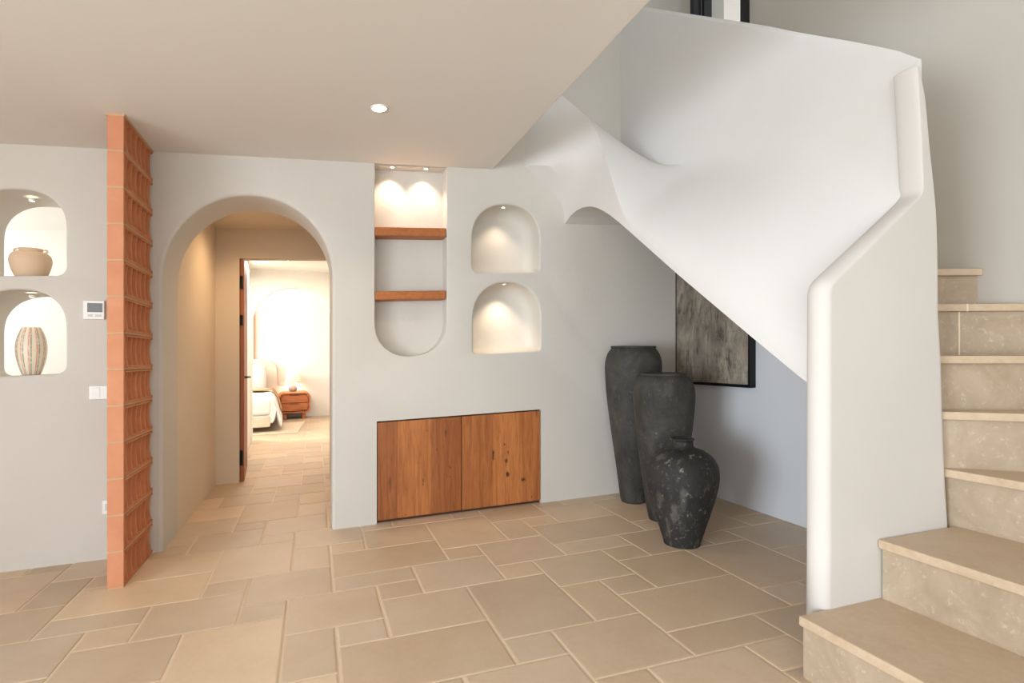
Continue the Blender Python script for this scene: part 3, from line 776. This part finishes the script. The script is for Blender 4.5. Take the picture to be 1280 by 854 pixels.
# ------------------------------------------------------------------ open niches: vases
vz = W((vV(38, 345, VW-.9)[0]), VW-.9, min(p[1] for p in up_l))
def vase(px0, px1, ytop, ybot, hole, dv, prof, label, mat, name='vase', handles=False):
    zt0 = min(p[1] for p in hole)
    u_ = vV((px0+px1)/2, ybot, VW-dv)[0]; p = W(u_, VW-dv, zt0)
    k = p.y/FP; r = (px1-px0)/2*k*.93; H = (ybot-ytop)*k
    e = empty(name, p, .4, label, 'vase')
    pts = smoothpts([(a*r, b*H) for a, b in prof], 3)
    m_ = MB(); m_.lathe([(.001, 0)]+[(q.x, q.y) for q in pts], 56)
    o = mk('body', m_.v, [f for f in m_.f if len(f) == 4], M[mat], e, True)
    so = o.modifiers.new('s', 'SOLIDIFY'); so.thickness = .004
    return e, r, H
e, r, H = vase(16, 61, 307, 345.5, up_l, .95, [(.60, 0), (.66, .02), (.84, .22), (.97, .46), (1.0, .62), (.94, .76), (.76, .87), (.56, .90), (.54, .93), (.60, .98), (.57, 1.0)], 'pale sand clay vase with small handles in the upper open niche', 'clay')
for sgn in (-1, 1):
    hb = MB()
    for i in range(6):
        t0, t1 = math.pi*i/6, math.pi*(i+1)/6
        f = lambda t: (sgn*(r*(.66+.14*math.sin(t))), 0, H*(.86+.05-.05*math.cos(t)+.02))
        hb.tube(f(t0), f(t1), r*.05, seg=8)
    hb.build('handle', M['clay'], e, True)
vase(22.5, 56, 409.5, 469.5, lo_l, .95, [(.5, 0), (.62, .04), (.88, .28), (1.0, .52), (.92, .75), (.66, .95), (.58, .99), (.54, 1.0)], 'tall ribbed vase with green and pink stripes in the lower open niche', 'stripe')

# room behind the open niches
def wallq(name, a, b, z0, z1, mat): return quad(name, [Vector((a.x, a.y, z0)), Vector((b.x, b.y, z0)), Vector((b.x, b.y, z1)), Vector((a.x, a.y, z1))], mat)
b0, b1, b2, b3 = W(-22, VB), W(-8.15, VB), W(-8.15, -19), W(-22, -19)
wallq('wall_den_back', b2, b3, -.02, 2.4, M['white']); wallq('wall_den_right', b1, b2, -.02, 2.4, M['white']); wallq('wall_den_left', b0, b3, -.02, 2.4, M['white'])
quad('ceiling_den', [W(-22, VB, 11.9), W(-7.9, VB, 11.9), W(-7.9, -19, 11.9), W(-22, -19, 11.9)], M['white'])

# ------------------------------------------------------------------ hall, bedroom
hl0 = W(dl+.02, VD-.7); hla = G(312.5, 553.5); hra = G(430, 546.5); hr0 = W(dr+.6, VD-.7)
wallq('wall_hall_left', hl0, hla, -.02, 2.3, M['warmwall']); wallq('wall_hall_right', hr0, hra, -.02, 2.3, M['warmwall'])
quad('ceiling_hall', [Vector((p.x, p.y, 2.165)) for p in (hl0-Vector((.3, 0, 0)), hr0, hra, hla-Vector((.3, 0, 0)))], M['warmwall'])
ax = (hra-hla).normalized(); ay = Vector((-ax.y, ax.x, 0))
m = MB()
def P2(a, z, d=0): return hla+ax*a+ay*d+Vector((0, 0, z))
def apx(px, py):                       # pixel on the bedroom arch wall -> (a, z)
    d_ = Vector(((px-CX)/FP, 1, -(py-YH)/FP)); o = Vector((0, 0, CH)); t_ = (hla-o).dot(ay)/d_.dot(ay); q = o+d_*t_
    return (q-hla).dot(ax), q.z
aL = apx(315, 500)[0]; aR = apx(417.5, 500)[0]; aT = apx(366, 359.5)[1]; rA = (aR-aL)/2; aS = aT-rA*1.0
pth = [(aR, -.02)]+[((aL+aR)/2+rA*math.cos(math.pi*i/28), aS+(aT-aS)*math.sin(math.pi*i/28)) for i in range(29)]+[(aL, -.02)]
ou = [(-.6, -.02)]+list(reversed(pth))+[(1.9, -.02), (1.9, 2.4), (-.6, 2.4)]
tri = tessellate_polygon([[Vector((*p, 0)) for p in ou]])
for d_ in (0, .18): m.add([P2(p[0], p[1], d_) for p in ou], [tuple(t) for t in tri])
m.loft([[P2(p[0], p[1], 0) for p in pth], [P2(p[0], p[1], .18) for p in pth]], False)
struct(m.build('wall_bedroom_front', M['warmwall']))
bA, bB = G(387, 520.3), G(412, 518.6); bd = (bB-bA).normalized()
bd = Vector((ax.x, ax.y, 0)).normalized()
q0, q1 = bA-bd*3.2, bA+bd*2.2; fb = ay*-(((bA-hla).dot(ay))-.18)
wallq('wall_bedroom_back', q0, q1, -.02, 2.5, M['warmwall'])
wallq('wall_bedroom_left', q0, q0+fb, -.02, 2.5, M['warmwall']); wallq('wall_bedroom_right', q1, q1+fb, -.02, 2.5, M['warmwall'])
quad('ceiling_bedroom', [Vector((p.x, p.y, 2.4)) for p in (q0, q1, q1+fb, q0+fb)], M['warmwall'])
# hall downlight
dd = Vector(((358.5-CX)/FP, 1, -(325.5-YH)/FP)); tz = (2.162-CH)/dd.z; downlight('recessed_downlight', Vector((0, 0, CH))+dd*tz, .035, 'small round recessed spotlight in the bright hall ceiling beyond the doorway', None, None, 0)

# door leaf, opened back along the hall wall
dw = empty('door_1', W(dl+.03, VD-.05), 0, None, None); dw['kind'] = 'structure'
DO = Vector(dw.location); u1_ = vV(305, 500, VD)[0]
d1 = W(dl+.03, VD-.05, 0); d2 = W(u1_, VD-.05, 0); away = (hla-hl0).normalized()
ld_ = MB(); zt_d = W(dl, VD, dt).z-.01
ld_.prism([Vector((p.x, p.y, .01))-DO for p in (d1, d2, d2+away*.72, d1+away*.72)], [Vector((p.x, p.y, zt_d))-DO for p in (d1, d2, d2+away*.72, d1+away*.72)])
ld_.build('door_leaf', M['oakdoor'], dw, bev=.002)
for y in ((345, 361), (394, 407), (563, 582)):
    a = D(300.2, y[0], d1.y-.004); b = D(303.2, y[1], d1.y-.004)
    h_ = MB(); h_.box(a.x, b.x, d1.y-.008, d1.y+.01, b.z, a.z); o = mk('hinge', [v-DO for v in h_.v], h_.f, M['black'], dw)
hp = D(306.2, 471.5, d1.y+.10)
hd = MB(); hd.tube(hp-DO, hp-DO+Vector((.05, 0, 0)), .008); hd.tube(hp-DO+Vector((.045, 0, 0)), hp-DO+Vector((.045, -.08, 0)), .007)
hd.build('door_handle', M['black'], dw, True)

# nightstand
bz = math.atan2(bd.y, bd.x)
ns = empty('nightstand', G(368, 524.4)+ay*.19, bz, 'rounded reddish wood nightstand with two drawers beside the bed', 'nightstand')
def rrect(w, h, r, n=6, cz_=0):
    out = []
    for (cx_, cy_, a0) in ((w/2-r, h/2-r, 0), (-w/2+r, h/2-r, 90), (-w/2+r, -h/2+r, 180), (w/2-r, -h/2+r, 270)):
        for i in range(n+1):
            a = math.radians(a0+90*i/n); out.append((cx_+r*math.cos(a), cz_+cy_+r*math.sin(a)))
    return out
bw_, bh_, bc = .50, .35, .275
m = MB()
oo = rrect(bw_, bh_, .09, cz_=bc); ii = rrect(bw_-.06, bh_-.06, .065, cz_=bc)
m.loft([[(x, -.2, z) for x, z in ii], [(x, -.2, z) for x, z in oo], [(x, .2, z) for x, z in oo], [(x, .2, z) for x, z in ii]], True, False, True); 
m.build('shell', M['stand'], ns, bev=.006)
for s in (0, 1):
    z0 = bc+(-.14 if s == 0 else .005); m = MB()
    cl_ = [(x, z) for x, z in rrect(bw_-.075, .27, .055, cz_=bc)]
    cl_ = [(x, min(max(z, z0), z0+.135)) for x, z in cl_]
    seen = []; [seen.append(p) for p in cl_ if p not in seen]
    m.prism([(x, -.185, z) for x, z in seen], [(x, .15, z) for x, z in seen]); dr_ = m.build('drawer', M['stand'], ns)
    MB().box(-.07, .07, -.193, -.184, z0+.115, z0+.128).build('pull', plain('dark_pull', (110, 60, 35), .6), dr_)
for x in (-.15, .15):
    MB().box(x-.03, x+.03, -.15, .15, 0, .11).build('leg', M['stand'], ns, bev=.006)
# table lamp
tp = ns.location+Vector((-.03, .02, .45))
lp = empty('table_lamp', tp, 0, 'small table lamp with grey gourd base and glowing pink shade on the nightstand', 'lamp')
m = MB(); m.lathe([(.001, 0), (.05, 0), (.07, .03), (.062, .07), (.03, .11), (.02, .15), (.012, .17)], 24); m.build('base', plain('grey_ceramic', (150, 142, 130), .6), lp, True)
m = MB(); m.lathe([(.12, .17), (.10, .35)], 32); o = mk('lamp_shade', m.v, [f for f in m.f if len(f) == 4], M['glowsoft'], lp, True)
sf = o.modifiers.new('s', 'SOLIDIFY'); sf.thickness = .002
pl_ = bpy.data.lights.new('table_lamp_bulb', 'POINT'); pl_.energy = 6; pl_.color = (1, .8, .62); pl_.shadow_soft_size = .04
po = bpy.data.objects.new('table_lamp_bulb', pl_); COL.objects.link(po); po.location = tp+Vector((0, 0, .26))
sk = MB(); sk.box(-.09, .09, -.012, 0, -.025, .025); o = sk.build('bedside_socket', M['plastic'], bev=.002); o.location = D(356, 479, bA.y-.16)+Vector((0, 0, 0)); o.rotation_euler = (0, 0, bz)
pb = D(356, 479.5, 9.0); tq = ((bA-Vector((0, 0, CH))).dot(ay))/(pb-Vector((0, 0, CH))).dot(ay); o.location = Vector((0, 0, CH))+(pb-Vector((0, 0, CH)))*tq-ay*.001
tag(o, 'white double wall socket behind the bedside lamp', 'socket')

# bed: head on the bedroom back wall, foot towards the hall
br_ = G(343, 529.0); bl = ((bA-br_).dot(ay))
bed = empty('bed', br_+ay*(bl-.02)-ax*.9, bz, 'white bed with beige rounded headboard seen through the arched opening', 'bed')
m = MB(); hbp = [(x, z) for x, z in rrect(1.86, 1.5, .22, 8, .36)]; hbp = [(x, max(z, 0)) for x, z in hbp]; seen = []; [seen.append(p) for p in hbp if p not in seen]
m.prism([(x, -.10, z*.9) for x, z in seen], [(x, -.0, z*.9) for x, z in seen]); hb_ = m.build('headboard', M['beige'], bed, bev=.03, seg=4)
m = MB(); m.box(-.86, .86, -1.85, -.11, .08, .24); m.build('bed_base', M['beige'], bed, bev=.02)
m = MB(); m.box(-.86, .86, -1.83, -.11, .24, .46); m.build('mattress', M['linen'], bed, bev=.05, seg=4)
# duvet: draped grid with folds
vs_, fs_ = [], []; nx, ny = 36, 30
for j in range(ny+1):
    y = -1.92+1.42*j/ny
    for i in range(nx+1):
        a = -1.30+2.60*i/nx; x = a; z = .50
        if abs(a) > .90:
            ov = abs(a)-.90; x = math.copysign(.90+ov*.28, a); z = .50-ov*1.05
        if j < 5 and abs(a) <= .95: z = .50-(5-j)*.075
        if j < 5: yy = -1.68-(5-j)*.03-.02*math.sin(i*1.3)
        else: yy = y
        z += .012*math.sin(i*1.1+j*.6)+.01*math.sin(j*1.9)
        x += .018*math.sin(j*1.2)*(1 if abs(a) > .9 else 0)
        vs_.append((x, yy, max(z, .03)))
for j in range(ny):
    for i in range(nx): k = j*(nx+1)+i; fs_.append((k, k+1, k+nx+2, k+nx+1))
o = mk('duvet', vs_, fs_, M['linen'], bed, True); sl = o.modifiers.new('s', 'SOLIDIFY'); sl.thickness = .03; ss = o.modifiers.new('ss', 'SUBSURF'); ss.render_levels = 1
def pillow(name, x, y, z, w, h, t, tilt, mat, label, cat='pillow'):
    vs_, fs_ = [], []; n_ = 14
    for sd in (1, -1):
        k0 = len(vs_)
        for j in range(n_+1):
            for i in range(n_+1):
                a, b = i/n_*2-1, j/n_*2-1; th_ = t*(max(0, 1-a**4)*max(0, 1-b**4))**.6/2
                vs_.append((a*w/2*(1-.05*b*b), sd*th_, b*h/2*(1-.05*a*a)+h/2))
        for j in range(n_):
            for i in range(n_): k = k0+j*(n_+1)+i; fs_.append((k, k+1, k+n_+2, k+n_+1))
    o = mk(name, vs_, fs_, mat, None, True); o.rotation_euler = (tilt, 0, bz)
    o.location = bed.matrix_basis @ Vector((x, y, z)); tag(o, label, cat); return o
pillow('pillow', .42, -.32, .47, .72, .45, .18, -.25, M['linen'], 'large white pillow leaning on the beige headboard')
pillow('cushion', .25, -.52, .53, .42, .30, .13, -.35, M['beige'], 'small beige cushion in front of the white pillows', 'cushion')
m = MB(); 
rg = []
for i in range(15):
    a = -.4+1.62*i/14; x = a; z = .545
    if a > .90: ov = a-.90; x = .915+ov*.30; z = .545-ov*1.05
    rg.append((x, z))
vs_, fs_ = [], []
for j in range(5):
    for (x, z) in rg: vs_.append((x+.01*math.sin(j*2), -.95+.09*j, z+.006*math.sin(j*2.3)))
for j in range(4):
    for i in range(14): k = j*15+i; fs_.append((k, k+1, k+16, k+15))
o = mk('throw_blanket', vs_, fs_, M['tan'], None, True); o.location = bed.location; o.rotation_euler = bed.rotation_euler
o.modifiers.new('s', 'SOLIDIFY').thickness = .015; tag(o, 'tan throw blanket folded across the white bed', 'blanket')
# rug and picture
rp_ = [G(270, 548), G(372, 541.5), G(381, 527.5), G(300, 533.5)]
m = MB(); m.prism([p for p in rp_], [p+Vector((0, 0, .012)) for p in rp_]); o = m.build('rug', M['rug'], bev=.004); tag(o, 'pale beige rug on the stone floor under the bed', 'rug')
fc = bed.matrix_basis @ Vector((0, 0, 0))
p_ = D(318.6, 420, 9.0); tq = ((bA-Vector((0, 0, CH))).dot(ay))/(p_-Vector((0, 0, CH))).dot(ay); pr = Vector((0, 0, CH))+(p_-Vector((0, 0, CH)))*tq
ar = empty('wall_art', pr-ax*.28-ay*.015, bz, 'pale framed picture with orange shape above the headboard', 'picture')
MB().box(-.26, .26, -.01, .01, -.42, .42).build('print', M['art'], ar)
m = MB(); m.box(-.28, -.26, -.02, .012, -.44, .44); m.box(.26, .28, -.02, .012, -.44, .44); m.box(-.28, .28, -.02, .012, -.44, -.42); m.box(-.28, .28, -.02, .012, .42, .44); m.build('frame', M['stand'], ar)
m = MB(); m.box(.0, .235, -.014, -.01, -.20, -.08); m.build('motif', M['artspot'], ar)

# ------------------------------------------------------------------ light
def area(name, loc, target, sx, sy, power, col=(1, 1, 1)):
    l = bpy.data.lights.new(name, 'AREA'); l.shape = 'RECTANGLE'; l.size = sx; l.size_y = sy; l.energy = power; l.color = col
    o = bpy.data.objects.new(name, l); COL.objects.link(o); o.location = loc
    o.rotation_euler = (Vector(target)-Vector(loc)).to_track_quat('-Z', 'Y').to_euler(); return o
area('rear_fill_light', (-1.6, -3.6, 1.35), (-1, 3, 1.1), 5.5, 2.3, 136, (.97, .98, 1))  # added area lamp behind the camera, soft frontal daylight fill
lw = area('left_fill_light', (-3.4, -1.4, 1.0), (1.6, 3.7, .75), 2.4, 1.5, 70, (.74, .87, 1)); lw.data.spread = math.radians(88)  # added area lamp aimed at the recess, stands for daylight from unseen windows
area('upper_fill_light', (1.0, -3.0, 4.0), (2.0, 3, 2.5), 3.0, 1.5, 60, (.95, .97, 1))  # added area lamp high behind the camera to brighten the stair well
bc_ = (q0+q1)/2
area('bedroom_window_light', (q0.x+.4, q0.y-1.0, 1.5), (q1.x, q1.y-1.6, .8), 2.0, 1.8, 420, (1, .98, .95))
area('hall_light', tuple((hla+hra)/2+Vector((0, -.9, 2.1))), tuple((hla+hra)/2+Vector((0, -.9, 0))), .6, .6, 20, (1, .95, .88))
dn = W(-15, -14, 6); area('den_light', (dn.x-.8, dn.y, 1.8), (W(-9, -14).x, W(-9, -14).y, 1.2), 1.6, 1.4, 50, (1, 1, 1))

sl_ = bpy.data.lights.new('recess_fill_spot', 'SPOT'); sl_.energy = 110; sl_.spot_size = math.radians(50); sl_.spot_blend = .9; sl_.color = (.80, .89, 1); sl_.shadow_soft_size = .30  # added unseen spot that brightens the recess in a cool daylight colour
so_ = bpy.data.objects.new('recess_fill_spot', sl_); COL.objects.link(so_); so_.location = (-1.9, -.9, .95); so_.rotation_euler = (Vector((1.5, 3.9, .35))-Vector(so_.location)).to_track_quat('-Z', 'Y').to_euler()
cc0 = (W(CL, -13)+W(CR, -13))/2
ls = bpy.data.lights.new('corridor_lamp', 'SPOT'); ls.energy = 30; ls.spot_size = math.radians(150); ls.spot_blend = .8; ls.color = (1, .66, .36); ls.shadow_soft_size = .05
lo_ = bpy.data.objects.new('corridor_lamp', ls); COL.objects.link(lo_); lo_.location = (cc0.x, cc0.y, W(-5.3, -13, 11.6).z)
w = bpy.data.worlds.new('sky'); SC.world = w; w.use_nodes = True
bg = w.node_tree.nodes['Background']; bg.inputs[0].default_value = (.80, .90, 1.0, 1); bg.inputs[1].default_value = 1.7

cam = bpy.data.cameras.new('camera'); co = bpy.data.objects.new('camera', cam); COL.objects.link(co)
co.location = (0, 0, CH); co.rotation_euler = (math.pi/2, 0, 0)
cam.sensor_width = 36; cam.lens = FP/1280*36; cam.shift_y = (YH-427)/1280; cam.clip_start = .02
SC.camera = co
SC.view_settings.view_transform = 'Standard'; SC.view_settings.look = 'None'; SC.view_settings.exposure = 0
